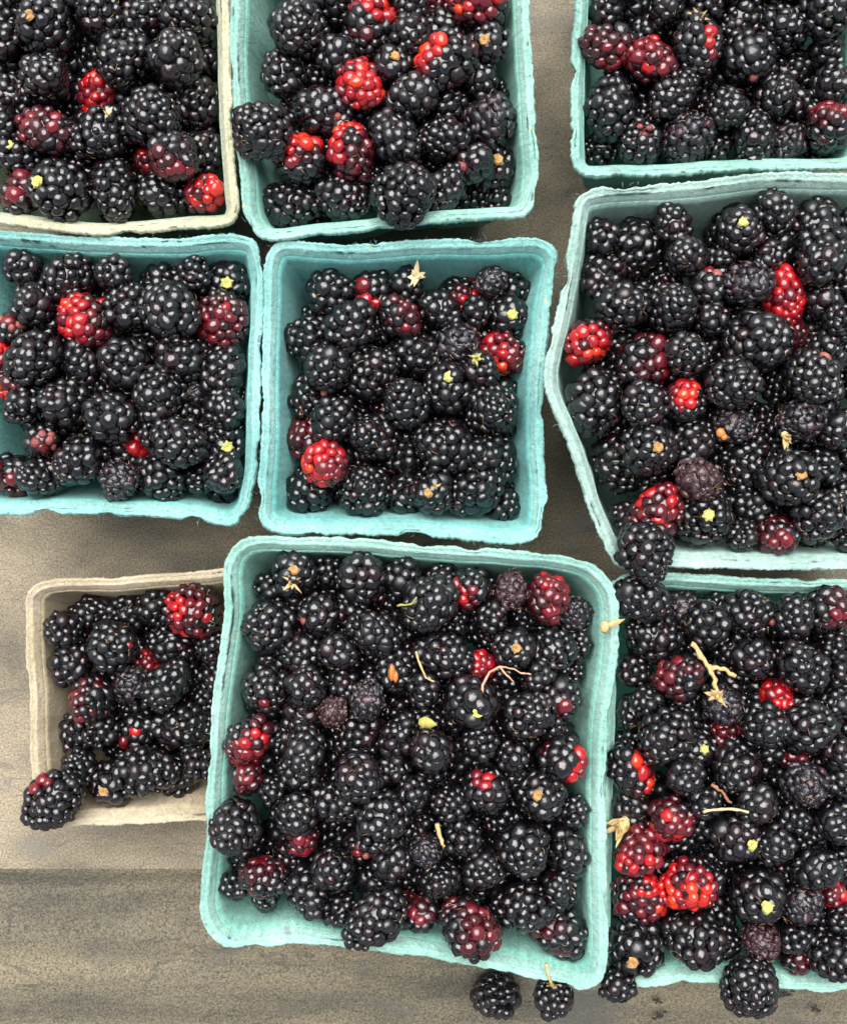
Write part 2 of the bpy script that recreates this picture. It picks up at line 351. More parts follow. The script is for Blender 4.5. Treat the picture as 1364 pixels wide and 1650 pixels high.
basket('E', [(428, 412), (448, 390), (557, 394), (667, 386), (777, 385), (876, 386), (899, 412), (890, 480), (883, 553), (876, 627), (877, 737), (881, 828), (868, 866), (813, 878), (740, 870), (630, 863), (520, 863), (441, 859), (417, 838), (415, 792), (421, 700), (422, 590), (425, 480)],
       .073, .015, CYAN, 'small turquoise basket at the centre with its walls showing all round', 1.3)
basket('F', [(928, 322), (945, 306), (1087, 293), (1160, 285), (1232, 277), (1364, 279), (1510, 276), (1530, 294), (1534, 600), (1530, 905), (1512, 922), (1364, 920), (1200, 918), (1073, 915), (1003, 916), (988, 904), (953, 832), (917, 727), (884, 650), (876, 612), (899, 487), (920, 362)],
       .085, .014, PALE, 'pale teal basket with a dented left side at the right edge', 1.5)
basket('G', [(44, 958), (62, 940), (200, 929), (330, 919), (384, 917), (398, 934), (400, 1120), (398, 1305), (384, 1322), (329, 1326), (129, 1333), (72, 1334), (57, 1318), (50, 1254), (46, 1145), (41, 1044), (41, 982)],
       .050, .010, ((0.50, 0.40, 0.26), (0.60, 0.50, 0.34), (0.66, 0.56, 0.38)), 'small tan basket tucked beside the large one at lower left', .7, ((0.58, 0.48, 0.31), (0.68, 0.58, 0.42), (0.66, 0.56, 0.38)))
basket('I', [(976, 950), (998, 930), (1073, 922), (1200, 930), (1364, 934), (1590, 940), (1612, 960), (1616, 1300), (1612, 1580), (1592, 1600), (1440, 1596), (1364, 1595), (1324, 1600), (1286, 1596), (1152, 1586), (1108, 1588), (1019, 1594), (976, 1592), (962, 1570), (963, 1450), (966, 1250), (972, 1080)],
       .081, .015, TEAL, 'large teal basket in the bottom right corner beside the front one', 1.2)
basket('H', [(361, 907), (376, 880), (398, 866), (478, 866), (584, 869), (660, 875), (788, 884), (891, 893), (955, 909), (988, 945), (997, 983), (994, 1065), (983, 1142), (978, 1219), (978, 1376), (977, 1481), (977, 1546), (966, 1582), (939, 1596), (868, 1581), (764, 1559), (660, 1540), (554, 1532), (473, 1523), (418, 1529), (370, 1532), (338, 1510), (322, 1475), (322, 1423), (329, 1356), (333, 1247), (341, 1150), (349, 1084), (360, 992)],
       .090, .016, TEAL, 'large heaped teal basket at the bottom middle over the tan one', 1.0)

# ------------------------------------------------------------------ berry shapes
def drupelet_layout(nd, asp, seed, tipcut=0.0, scar=0.36):
    rg = np.random.RandomState(seed)
    i = np.arange(nd)+.5; ph = np.arccos(1-2*i/nd); th = math.pi*(1+5**.5)*i
    U = np.stack([np.cos(th)*np.sin(ph), np.sin(th)*np.sin(ph), np.cos(ph)], 1)+rg.normal(0, .10, (nd, 3))
    U /= np.linalg.norm(U, axis=1)[:, None]
    for _ in range(14):
        d = U[:, None]-U[None]; r = np.linalg.norm(d, axis=2)+np.eye(nd)*9
        U = U+.0022*(d/r[..., None]**3.0).sum(1)*(60/nd); U /= np.linalg.norm(U, axis=1)[:, None]
    U = U[U[:, 2] > -math.cos(scar)]
    S = U*np.array([1, 1, asp]); k = 1-.16*np.clip(S[:, 2], 0, None)-.05*np.clip(-S[:, 2], 0, None); S[:, :2] *= k[:, None]
    # lopsided, as grown
    sd = seed*1.37; S = S*np.array([1+.17*noise.noise(Vector(u)*1.1+Vector((sd, 0, sd)))+.07*noise.noise(Vector(u)*2.6+Vector((0, sd, sd))) for u in U])[:, None]
    # outward normals of the ellipsoid
    Nn = U/np.array([1, 1, asp]); Nn /= np.linalg.norm(Nn, axis=1)[:, None]
    d = np.linalg.norm(S[:, None]-S[None], axis=2)+np.eye(len(S))*9; nn = np.sort(d, axis=1)[:, :4].mean(1)
    rad = nn*.53*rg.uniform(.82, 1.20, len(S))
    Nn = Nn+rg.normal(0, .16, Nn.shape); Nn /= np.linalg.norm(Nn, axis=1)[:, None]
    return S, Nn, rad, rg
def frame(nv):
    q = Vector(nv).to_track_quat('Z', 'Y'); return np.array(q.to_matrix())
def drupelet_shape(sub, rg, lump=.07):
    V, F = ICO[sub]; s = rg.uniform(0, 50); lump *= 2.9
    q = np.array([1+lump*noise.noise(Vector(v)*1.5+Vector((s, s, s))) for v in V]); return V*q[:, None], F
def berry_arrays(nd, asp, seed, sub, half_only=False, shrivel=False):
    S, Nn, rad, rg = drupelet_layout(nd, asp, seed)
    VV = []; FF = []; base = 0
    shapes = [drupelet_shape(sub, rg, .30 if shrivel else .08) for _ in range(8)]
    for c, nv, r in zip(S, Nn, rad):
        if shrivel: r *= rg.uniform(.70, 1.1)
        elif rg.rand() < .10: r *= rg.uniform(.62, .85)
        V, F = shapes[rg.randint(8)]
        sc = np.array([r*rg.uniform(.90, 1.18), r*rg.uniform(.90, 1.12), r*(.62 if shrivel else rg.uniform(.74, .92))])
        ctr = c-nv*r*(.95 if shrivel else .72)
        a = rg.uniform(0, 6.28); Rz = np.array([[math.cos(a), -math.sin(a), 0], [math.sin(a), math.cos(a), 0], [0, 0, 1]])
        VV.append((V*sc)@Rz.T@frame(nv).T+ctr); FF.append(F+base); base += len(V)
    V, F = ICO[2 if sub > 1 else 1]; VV.append(V*np.array([.80, .80, .80*asp])); FF.append(F+base)
    return np.vstack(VV), np.vstack(FF)
def tri_mesh(name, V, F, mat):
    me = bpy.data.meshes.new(name); me.vertices.add(len(V)); me.vertices.foreach_set('co', V.astype(np.float32).ravel())
    me.loops.add(len(F)*3); me.loops.foreach_set('vertex_index', F.astype(np.int32).ravel())
    me.polygons.add(len(F)); me.polygons.foreach_set('loop_start', np.arange(0, len(F)*3, 3, dtype=np.int32))
    me.polygons.foreach_set('use_smooth', np.ones(len(F), dtype=bool)); me.update(calc_edges=True); me.materials.append(mat); return me
SPEC = [(22, 1.0), (25, 1.12), (28, 1.0), (31, 1.2), (34, 1.05), (37, 1.25), (40, 1.1), (43, 1.3), (46, 1.0), (49, 1.2), (52, 1.38), (55, 1.1), (58, 1.25), (62, 1.42), (66, 1.15), (70, 1.3), (75, 1.2), (82, 1.35), (88, 1.15), (95, 1.3)]
def pick(r, rr):           # larger berries have more drupelets, not larger ones
    t = 76*(r/.0112)**2*rr.uniform(.78, 1.25)
    return min(range(len(SPEC)), key=lambda i: abs(SPEC[i][0]-t)+rr.uniform(0, 5))
BLACK = [tri_mesh('black_drupelets', *berry_arrays(nd, asp, 100+i, 2), M['black']) for i, (nd, asp) in enumerate(SPEC)]
LOW = [berry_arrays(nd, asp, 100+i, 1) for i, (nd, asp) in enumerate(SPEC)]
DULL = [tri_mesh('shrivelled_drupelets', *berry_arrays(nd, asp, 300+i, 2, shrivel=True), M['dull']) for i, (nd, asp) in enumerate([(70, 1.0), (60, 1.1), (80, 1.15)])]
BROWN = [tri_mesh('wrinkled_drupelets', *berry_arrays(nd, asp, 320+i, 2, shrivel=True), M['brown']) for i, (nd, asp) in enumerate([(66, 1.0), (58, 1.1)])]
rgd = np.random.RandomState(5)
DRUPE = {}
_sh = [drupelet_shape(2, rgd, .08) for _ in range(6)]
for mk in ('black', 'dark_red', 'maroon', 'red', 'orange_red', 'pink'):
    DRUPE[mk] = [tri_mesh('drupelet', V, F, M[mk]) for V, F in _sh]
_cV, _cF = ICO[2]
def hairs(i, asp):
    r = random.Random(i); mb = MB()
    for _ in range(20):
        u = Vector((r.gauss(0, 1), r.gauss(0, 1), r.gauss(.2, 1))).normalized()
        p = Vector((u.x*.93, u.y*.93, u.z*asp*.93)); k = 1-.16*max(0, p.z); p.x *= k; p.y *= k
        t = u.orthogonal().normalized(); t = Quaternion(u, r.uniform(0, 6.28)) @ t
        L = r.uniform(.10, .30)
        mb.tube([p, p+u*L*.25+t*L*.4, p+u*L*r.uniform(.1, .4)+t*L], [.011, .010, .005], 3, False)
    me = bpy.data.meshes.new('dry_styles'); me.from_pydata([tuple(v) for v in mb.v], [], mb.f); me.materials.append(M['hair']); return me
HAIR = [hairs(i, asp) for i, (nd, asp) in enumerate(SPEC)]
def star_mesh(i, mat):
    r = random.Random(i+70); V = []; F = []; k = 6+i % 2; m = k*2
    rings = [(1.0, -.16), (.66, .10), (.28, .06)]
    for ro, z in rings:
        for j in range(m):
            a = 2*math.pi*j/m; q = ro*((1.0 if j % 2 == 0 else .84)*r.uniform(.82, 1.14) if ro == 1.0 else 1)
            V.append((math.cos(a)*q, math.sin(a)*q, z+r.uniform(-.03, .03)))
    V.append((0, 0, -.03)); V += [(v[0]*.8, v[1]*.8, -.35) for v in V[:m]]
    for q in range(2):
        for j in range(m): F.append((q*m+j, q*m+(j+1) % m, (q+1)*m+(j+1) % m, (q+1)*m+j))
    for j in range(m): F.append((2*m+j, 2*m+(j+1) % m, 3*m)); F.append((3*m+1+j, 3*m+1+(j+1) % m, (j+1) % m, j))
    me = bpy.data.meshes.new('receptacle'); me.from_pydata(V, [], F); me.materials.append(mat); me.update(); return me
STAR = [star_mesh(i, M['star']) for i in range(4)]; TSCAR = [star_mesh(i+4, M['tan_scar']) for i in range(3)]

# ------------------------------------------------------------------ where the berries lie
# views the positions were read from: origin x, y and magnification
VIEW = dict(A=(0, 0, 3.41), B=(360, 0, 2.526), C=(900, 0, 2.94), D=(0, 360, 3.172), E=(410, 370, 2.728), Fa=(870, 270, 2.761), Fb=(870, 600, 2.761),
            G=(0, 840, 2.9475), Ha=(320, 860, 3.789), Hb=(660, 860, 3.897), Hc=(310, 1220, 3.686), Hd=(660, 1220, 3.837), Ia=(960, 900, 3.376), Ib=(960, 1250, 3.376))
DATA = {
'A': '''250 130 150 t;30 190 110;40 40 110;560 70 130;770 70 120;1080 110 160;680 320 165;1000 370 150;1060 500 140;240 430 150;50 540 140;555 510 130 Xu 90 .6;590 720 170;
270 730 140 M 170 .4;110 830 120 s;860 640 170;1170 840 120;980 890 130 M 270 .2;830 900 80 Mv 0 1;340 1090 165 s;120 1090 110 M 40 .3;640 1050 160;890 1070 150;1165 1060 110 R 0 .8;
640 1180 90 v;400 250 100 v;930 130 90 v;30 680 90;440 900 110 u;750 840 100 v;1190 310 80 u;1130 620 100 u;150 -60 130;420 -40 120;900 -60 140;1130 -80 120;680 -60 110''',
'B': '''330 110 125;250 290 92;420 20 90;600 90 118 R 60 .2;560 345 97 X 90 .5;750 20 85;760 140 80;860 25 60 M 130 .6;1030 30 120 X 150 .4;910 110 85;1070 190 78 t;895 255 130 R 165 .16;1060 275 75;
680 280 72 t;480 250 80;390 300 70 u;760 400 90;910 390 90;1095 470 118 d;410 450 105 K 300 1;280 470 78 u;155 535 118 o;310 680 100 R 120 .45;540 610 103 X 140 .18;715 560 105;870 560 95;430 600 72 u;
1010 680 80 K 230 1;1125 690 88 t;190 840 112;330 830 72 u;490 790 98;610 720 72 u;740 790 128 o;910 780 92;1060 820 72 u;1150 830 52 u;560 470 60 v;620 460 60 v;970 570 60 u;1120 350 70 u;500 -30 90;640 -50 90;1130 20 60''',
'C': '''210 20 90;340 30 90;510 40 82 K 60 1;640 60 90;700 20 80;870 50 120;1250 90 140;1190 250 130;1060 130 100;1330 220 90;220 225 110 M 250 .4;140 170 60 u;420 285 107 M 90 .85;430 130 82;650 230 125 P 340 3;
890 260 117 K 250 1;225 510 132;530 430 110;660 350 80 u;380 690 107 K 100 3;180 700 90 u;600 660 120 d;580 540 72 u;800 520 92;1020 470 110;1180 490 82;920 680 112;1110 710 92 d;1290 620 112 M 100 .35;
770 680 72 u;1330 400 90;1290 740 70 u;700 450 72 v;420 560 72 u;1170 10 90;300 -90 100;560 -90 100;800 -90 110;1050 -90 110;1300 -90 110''',
'D': '''130 220 100;325 220 132;590 270 90;650 380 117;815 210 120;1010 240 90;1190 240 112 s;60 535 78 K 60 5;200 420 100;210 530 85;390 370 72 u;435 520 138 X 160 .35;885 460 147;1150 490 137 M 250 .5;
170 690 140;12 690 62 R 90 .8;50 820 72 R 270 .4;400 740 100;640 710 120;930 680 120;1190 750 130 K 260 1;320 910 150;140 930 92;800 890 150;570 1000 130;1000 850 82 du;1150 930 100;1170 1080 140 s;
900 1150 145;210 1110 82 K 340 6;400 1220 130;640 1190 110 P 350 5;220 1320 120;60 1300 112 M 250 .35;620 1370 107 d;840 1360 130;1160 1290 100;1160 1410 92;1030 1310 72 u;730 1060 62 u;480 860 72 u;
700 560 90 v;560 620 62 v;480 1090 72 v;950 990 82 v;1250 880 62 u''',
'E': '''340 255 97;525 260 87 P 230 4;665 250 77;865 215 102 R 320 .3;1045 200 72 d;1180 250 72;405 425 112;195 465 102;640 390 87 M 0 .3;850 360 87;965 370 67;1160 375 87 s;1040 270 62 u;700 540 107;910 490 107 d;
510 630 118;1140 565 102 X 200 .3;330 620 95;190 700 104 K 30 3;850 695 107 s;665 760 117;990 610 77;1050 780 112;1160 720 82;365 850 97;225 915 87 M 120 .4;500 890 112;830 950 127;960 880 82 u;
1140 990 102;320 1055 102 X 170 .4;630 1030 92;210 1150 102;340 1130 82 u;490 1180 117;660 1170 92;775 1160 82 t;965 1130 117;930 1225 82 Mu 270 .4;1165 1180 112;1110 1270 72;440 1020 72 u;560 430 72 u;
280 350 62 u;400 680 72 u;580 820 62 u;1010 1000 72;1110 880 62 u;620 900 62 u;850 1070 72 v;1020 470 62 u;740 340 62 u''',
'Fa': '''260 310 77;420 330 127;590 240 87;230 490 102;650 380 97;350 600 117;580 620 127;880 150 82;880 290 97 s;1040 200 97;1250 220 112;1030 400 97;1250 400 122;820 420 72;1350 230 62;760 530 77 K 60 2;
920 520 102 d;1130 560 112 R 0 1;760 670 77;1270 590 82;1310 690 72;205 760 102 X 260 .3;310 760 72 u;480 860 127 M 0 .3;640 830 92;960 790 165;1110 700 92 Mu 60 .3;1290 800 107;1200 940 112 K 40 1;850 990 130;1340 480 62''',
'Fb': '''245 130 152;470 160 102;640 130 87 R 120 .35;860 205 92 d;460 310 112 t;260 430 132;700 330 102;700 470 102 D;930 360 127;1170 180 104 d;1330 260 82;1090 470 117 t;1250 420 77;1220 620 122;490 460 92 u;
520 620 117 M 0 1;760 650 122 s;860 490 82 u;1000 660 92;690 780 92 Mu 270 .8;880 770 77;1030 750 82 M 250 .4;1260 770 102;1345 790 72;470 805 132 o;380 640 62 u;1340 560 62;960 540 62 v''',
'G': '''400 420 92;270 510 87;580 400 97;555 570 122 P 50 1;740 410 87;915 400 127 M 190 .45;830 590 112;330 570 82 u;330 700 102;450 830 112 M 200 .25;600 760 92 d;800 760 112;1010 600 82;1010 750 72;310 1010 107;
480 980 77;440 930 52 Mu 90 1;600 1010 92 P 210 3;890 1000 122;400 1160 92;700 1180 127;560 1190 72 u;820 1280 97;260 1320 127 Po 110 3;510 1300 97 t;380 1260 62 Mu 0 1;930 1130 82;960 850 72 u;685 670 60 Mu 0 .8''',
'Ha': '''570 220 117 t;480 340 102;590 420 92 u;800 240 102 u;990 250 142;1250 220 118;430 560 162;740 500 112 K 200 1;640 770 122;410 940 132 P 280 1;440 740 82 u;660 920 112;860 570 82 u;1080 620 152;860 720 112;
640 1110 132;820 1080 87 D;1020 1010 112 d;900 930 82;1250 880 122;310 1260 132 M 300 .5;300 1450 92 M 90 .5;640 1330 132;990 1330 162;1250 1260 122;1200 1440 92;480 1250 82 u;940 430 92;1170 330 62 u;770 620 72 v;1080 870 62 v''',
'Hb': '''120 420 172;210 220 82;380 340 122 R 215 .2;630 360 112 D;890 420 137 M 20 .75;1100 480 127 d;510 530 102;210 770 152;430 850 95 Ru 0 1;650 720 122 t;890 740 132;1050 700 72 u;940 1030 122 P 240 2;810 900 92;
380 1060 152 s;740 1130 152;60 960 102;120 1350 122;440 1290 112;960 1400 132 R 340 .2;640 1400 92;900 1230 72 u;720 520 72 v;1020 860 62 v;280 560 72 v;100 1180 90 u''',
'Hd': '''460 200 132 P 100 4;820 230 142 t;100 100 112;250 290 112;640 100 82 u;1020 330 92;690 560 152;1000 590 132;330 500 112;450 680 142;170 760 142;80 560 102 d;690 920 152;920 830 122;360 1060 172 Mo 20 .3;
970 1140 162 M 150 .12;50 950 102 M 100 .2;780 1000 82 u;560 400 82 v;880 960 72 u''',
'Hc': '''360 130 82 M 90 .4;250 420 167 o;260 640 112;240 740 72;430 700 122 M 90 .25;430 800 72;620 110 122;640 330 112;640 470 102 M 300 .4;800 290 122;990 90 132;1140 340 162;700 800 132;860 640 122;950 570 82 K 0 9;
1190 600 112;1090 950 172 o;880 900 102;1100 730 102;1310 920 102 M 40 .2;1310 520 112;520 280 82 u;560 600 82 u;1280 230 92;480 180 72''',
'Ia': '''260 220 132 o;540 230 122 d;320 430 152;600 330 122;680 210 82 u;840 300 132 K 320 2;1070 310 112;1230 280 122 M 350 .3;1160 180 112 u;1310 470 92;1120 590 142;850 540 112;440 650 152 M 150 .2;210 600 92;690 790 112 d;
990 760 97 Ru 0 1;920 900 122;1170 940 142;730 950 102 Mu 0 .7;1300 780 92;150 870 102;170 960 82;370 960 152;560 1080 102 s;180 1150 132 R 350 .2;800 1170 152;1130 1230 127 d;490 1160 102;1300 1050 92;930 1060 72 u;
1330 1200 82;1080 1070 82 Mu 0 .8;470 820 82 u;280 810 82;1330 640 72;720 510 72 v''',
'Ib': '''160 160 102;430 230 122 M 240 .6;260 380 152 M 200 .85;750 320 127 s;850 120 102;980 370 102;1300 260 122;1090 230 82;1190 480 122;230 650 172 X 20 .22;520 590 152 X 210 .28;880 650 142 s;1120 700 112 d;
1285 650 58 Mu 0 1;530 880 172;200 930 142 t;110 1140 92 o;920 920 112 D;1280 960 152;840 1150 172 o;700 900 92 u;600 280 82 u;1080 880 92;1110 1050 82 M 0 .3;1340 780 72;640 450 72 v;580 150 92;1180 340 82;1000 520 62 v;1240 800 72 u;1330 470 62''',
}
# heights of the berry centres, at the basket's edge and at its middle
FILL = dict(A=(.067, .073), B=(.062, .073), C=(.066, .073), D=(.063, .072), E=(.053, .064), F=(.070, .084), G=(.037, .044), H=(.078, .095), I=(.077, .090))
PHRASE = dict(A='cream rimmed top left basket', B='top middle basket', C='top right basket', D='left edge turquoise basket', E='small centre basket',
              F='dented basket at right', G='small tan basket', H='large front basket', I='bottom right basket')
class B: pass
berries = []
for vk, txt in DATA.items():
    ox, oy, mag = VIEW[vk]; bk = vk[0]; bs = BASKETS[bk]
    for e in txt.replace('\n', '').split(';'):
        t = e.split(); b = B(); b.bk = bk
        b.px, b.py, b.pr = ox+float(t[0])/mag, oy+float(t[1])/mag, float(t[2])/mag
        if b.pr > 42: b.pr = 42+(b.pr-42)*.4
        if b.pr < 26: b.pr = 26-(26-b.pr)*.5
        code = t[3] if len(t) > 3 else 'b'
        b.lvl = 2 if 'v' in code else 1 if 'u' in code else 0
        b.over = 'o' in code
        b.kind = (code.replace('u', '').replace('v', '').replace('o', '') or 'b')
        b.ang = math.radians(float(t[4])) if len(t) > 4 else 0; b.frac = float(t[5]) if len(t) > 5 else 0
        e0, e1 = FILL[bk]
        zr = bs['rim']; p = at(b.px, b.py, zr)
        q = min(1.0, math.hypot(p.x-bs['C'][0], p.y-bs['C'][1])/bs['half'])
        z = e1+(e0-e1)*q*q + random.uniform(-.002, .002)
        r = b.pr*(CAM_Z-z)/FOC
        z -= (0, 1.0, 1.7)[b.lvl]*r
        if b.over: z = zr + r*.55
        r *= 1.12 if bk == 'H' else 1.08; b.r = r; b.pos = at(b.px, b.py, z); b.fixed = b.over
        berries.append(b)
for (x, y, r_, k) in ((530, 1470, 142, 'b'), (890, 1485, 128, 'stem')):       # the two on the table
    b = B(); b.bk = None; b.px, b.py, b.pr = 660+x/3.837, 1220+y/3.837, r_/3.837
    zz = .0065 if k == 'b' else .080; b.r = b.pr*(CAM_Z-zz)/FOC; b.pos = at(b.px, b.py, zz); b.kind = k; b.lvl = 0; b.over = False; b.fixed = True; b.ang = b.frac = 0
    berries.append(b)
# let them settle: overlapping ones part, mostly up and down, and stay inside the walls
for it in range(40):
    for i, a in enumerate(berries):
        for c in berries[i+1:]:
            if a.bk != c.bk and not (a.over or c.over): continue
            d = c.pos-a.pos; s = (a.r+c.r)*.86
            if abs(d.x) > s or abs(d.y) > s or d.length >= s: continue
            ov = (s-d.length)*.5; n = d.normalized() if d.length > 1e-6 else Vector((0, 0, 1))
            n = Vector((n.x*.30, n.y*.30, n.z if abs(n.z) > .12 else (.35 if (c.lvl, i % 2) < (a.lvl, .5) else -.35)))
            if not a.fixed: a.pos -= n*ov*(1.0 if n.z > 0 else .45)
            if not c.fixed: c.pos += n*ov*(1.0 if n.z < 0 else .45)
    for a in berries:
        if a.fixed or a.bk is None: continue
        bs = BASKETS[a.bk]; f = min(1, max(0, 1-a.pos.z/bs['rim'])); a.pos.z = max(a.pos.z, a.r+.003)
        a.pos.z = min(a.pos.z, bs['rim']+.020)
        if a.pos.z > bs['rim']+.4*a.r: continue
        Q = bs['P']-bs['N']*.0046-(bs['P']-bs['C'])*(bs['sh'](f)/bs['half'])
        dv = Q-np.array(a.pos[:2]); k = int(np.argmin((dv**2).sum(1))); sd = float(dv[k]@bs['N'][k])
        need = a.r*.93*(1 if a.pos.z < bs['rim'] else .75)
        if sd < need:
            a.pos.x -= float(bs['N'][k][0])*(need-sd)*.8; a.pos.y -= float(bs['N'][k][1])*(need-sd)*.8

# ------------------------------------------------------------------ build the berries
def orient(b, rr):
    if b.kind in ('s', 't'):
        ax = Vector((rr.gauss(0, .22), rr.gauss(0, .22), -1)).normalized()         # stem end towards the sky
    elif b.kind == 'stem':
        ax = Vector((.05, -1, -.1)).normalized()
    elif rr.random() < .3:
        ax = Vector((rr.gauss(0, .5), rr.gauss(0, .5), 1)).normalized()
    else:
        a = rr.uniform(0, 6.28); ax = Vector((math.cos(a), math.sin(a), rr.uniform(-.15, .55))).normalized()
    q = ax.to_track_quat('Z', 'Y'); return (q @ Quaternion((0, 0, 1), rr.uniform(0, 6.28))).to_matrix().to_4x4()
visible = sorted([b for b in berries if b.kind == 'b'], key=lambda b: (b.lvl, -b.pr))
special = [b for b in berries if b.kind != 'b']
NBLACK = 300-len(special)+25
singles = special+visible[:NBLACK]; rest = visible[NBLACK:]
print('berries', len(berries), 'special', len(special), 'single', len(singles), 'rest', len(rest))

def child(name, me, root, mw=None):
    o = bpy.data.objects.new(name, me); COL.objects.link(o); o.parent = root
    if mw is not None: o.matrix_local = mw
    return o
rr = random.Random(11)
for bi, b in enumerate(singles):
    v = pick(b.r, rr) if b.bk else [i for i, q in enumerate(SPEC) if q == (55, 1.1)][0]; nd, asp = SPEC[v]
    if b.kind in 'dD' and b.kind in ('d', 'D'): asp = 1.08
    root = empty('blackberry'); b.obj = root
    rot = orient(b, rr); s = b.r*1.03/((1+asp)/2 if b.kind not in ('s', 't') else 1.0)
    root.matrix_world = Matrix.Translation(b.pos) @ rot @ Matrix.Diagonal((s*rr.uniform(.96, 1.05), s*rr.uniform(.96, 1.05), s, 1))
    if b.kind == 'd': o = child('drupelets', rr.choice(DULL), root); o['kind'] = 'stuff'
    elif b.kind == 'D': o = child('drupelets', rr.choice(BROWN), root); o['kind'] = 'stuff'
    elif b.kind in ('b', 's', 't', 'stem'):
        o = child('drupelets', BLACK[v], root); o['kind'] = 'stuff'
    else:                                                                     # berries of several colours: each drupelet by itself
        S, Nn, rad, rg = drupelet_layout(nd, asp, 100+v)
        R3 = np.array(rot.to_3x3())
        dirv = np.array([math.cos(b.ang), math.sin(b.ang), .30+.7*b.frac if b.kind not in 'PK' else 1.0]); dirv /= np.linalg.norm(dirv)
        wn = (Nn@R3.T); sc = wn@dirv + rg.normal(0, .16 if b.kind in 'RMX' else .05, len(S)); rk = np.argsort(np.argsort(-sc))/len(S)
        for j in range(len(S)):
            if b.kind == 'R':
                if b.frac >= .9: mk = rg.choice(['red', 'red', 'maroon'])
                elif rk[j] < b.frac*.5: mk = rg.choice(['red', 'orange_red', 'red'])
                elif rk[j] < b.frac*.8: mk = rg.choice(['red', 'maroon'])
                elif rk[j] < b.frac*1.1: mk = rg.choice(['maroon', 'dark_red'])
                else: mk = 'black' if rg.rand() < .85 else 'dark_red'
            elif b.kind == 'X':                                               # maroon with a red side
                if rk[j] < b.frac: mk = rg.choice(['red', 'orange_red', 'red', 'red', 'maroon'])
                elif rk[j] < b.frac*1.6: mk = rg.choice(['red', 'maroon', 'maroon'])
                elif rk[j] < .8: mk = rg.choice(['maroon', 'dark_red', 'black'])
                else: mk = rg.choice(['dark_red', 'black'])
            elif b.kind == 'M':
                if b.frac >= .9: mk = rg.choice(['maroon', 'maroon', 'maroon', 'dark_red', 'red'])
                elif rk[j] < b.frac*.7: mk = rg.choice(['maroon', 'maroon', 'red' if b.frac > .4 else 'dark_red', 'dark_red'])
                elif rk[j] < b.frac*1.2: mk = 'dark_red'
                else: mk = 'black' if rg.rand() < .8 else 'dark_red'
            elif b.kind == 'P':
                mk = rg.choice(['red', 'maroon']) if rk[j]*len(S) < b.frac else 'black'
            else:
                mk = rg.choice(['pink', 'pink', 'maroon']) if rk[j]*len(S) < b.frac else 'black'
            r = rad[j]*(.72 if mk == 'pink' else 1); c = S[j]-Nn[j]*r*.72
            mw = Matrix.Translation(c) @ Vector(Nn[j]).to_track_quat('Z', 'Y').to_matrix().to_4x4() @ Matrix.Rotation(rg.uniform(0, 6.28), 4, 'Z') @ Matrix.Diagonal((r*rg.uniform(.90, 1.18), r*rg.uniform(.90, 1.12), r*rg.uniform(.74, .92), 1))
            child('drupelet', DRUPE[mk][rg.randint(6)], root, mw)
        ck = 'dark_red' if (b.kind in 'RMX' and b.frac > .5) else 'black'
        cm = bpy.data.meshes.get('berry_core_'+ck) or tri_mesh('berry_core_'+ck, _cV, _cF, M[ck])
        child('core', cm, root, Matrix.Diagonal((.8, .8, .8*asp, 1)))
    h = child('dry_styles', HAIR[v], root); h['kind'] = 'stuff'
    if b.kind in ('s', 't'):
        child('receptacle', rr.choice(STAR if b.kind == 's' else TSCAR), root,
              Matrix.Translation((0, 0, -asp*.98)) @ Matrix.Rotation(math.pi, 4, 'X') @ Matrix.Rotation(rr.uniform(0, 6), 4, 'Z') @ Matrix.Diagonal((q_ := rr.uniform(.18, .25)*(56/nd)**.5*.5+.13, q_, q_*1.3, 1)))
    if b.kind == 'stem':
        mb = MB(); z0 = -asp*.92
        inv = (root.matrix_world).inverted()
        p0 = inv @ (b.pos+Vector((-.0015, b.r*.95, .003)))
        pts = [inv @ (b.pos+Vector(q)) for q in ((-.0008, b.r*.85, .004), (-.0018, b.r*1.15, .0105), (-.0034, b.r*1.7, .0125), (-.0042, b.r*2.3, .0130))]
        mb.tube(pts, [.11, .085, .07, .085], 7)
        st = mb.build('stem', M['straw'], root)
        mb = MB()
        for q in range(5):
            a = q*1.256; d = (inv.to_3x3() @ Vector((math.cos(a), -.25, math.sin(a)))).normalized()
            mb.blade(pts[0], d, (inv.to_3x3() @ Vector((0, 1, 0))), .42, .24, .25, .012)
        mb.build('calyx', M['straw'], st)

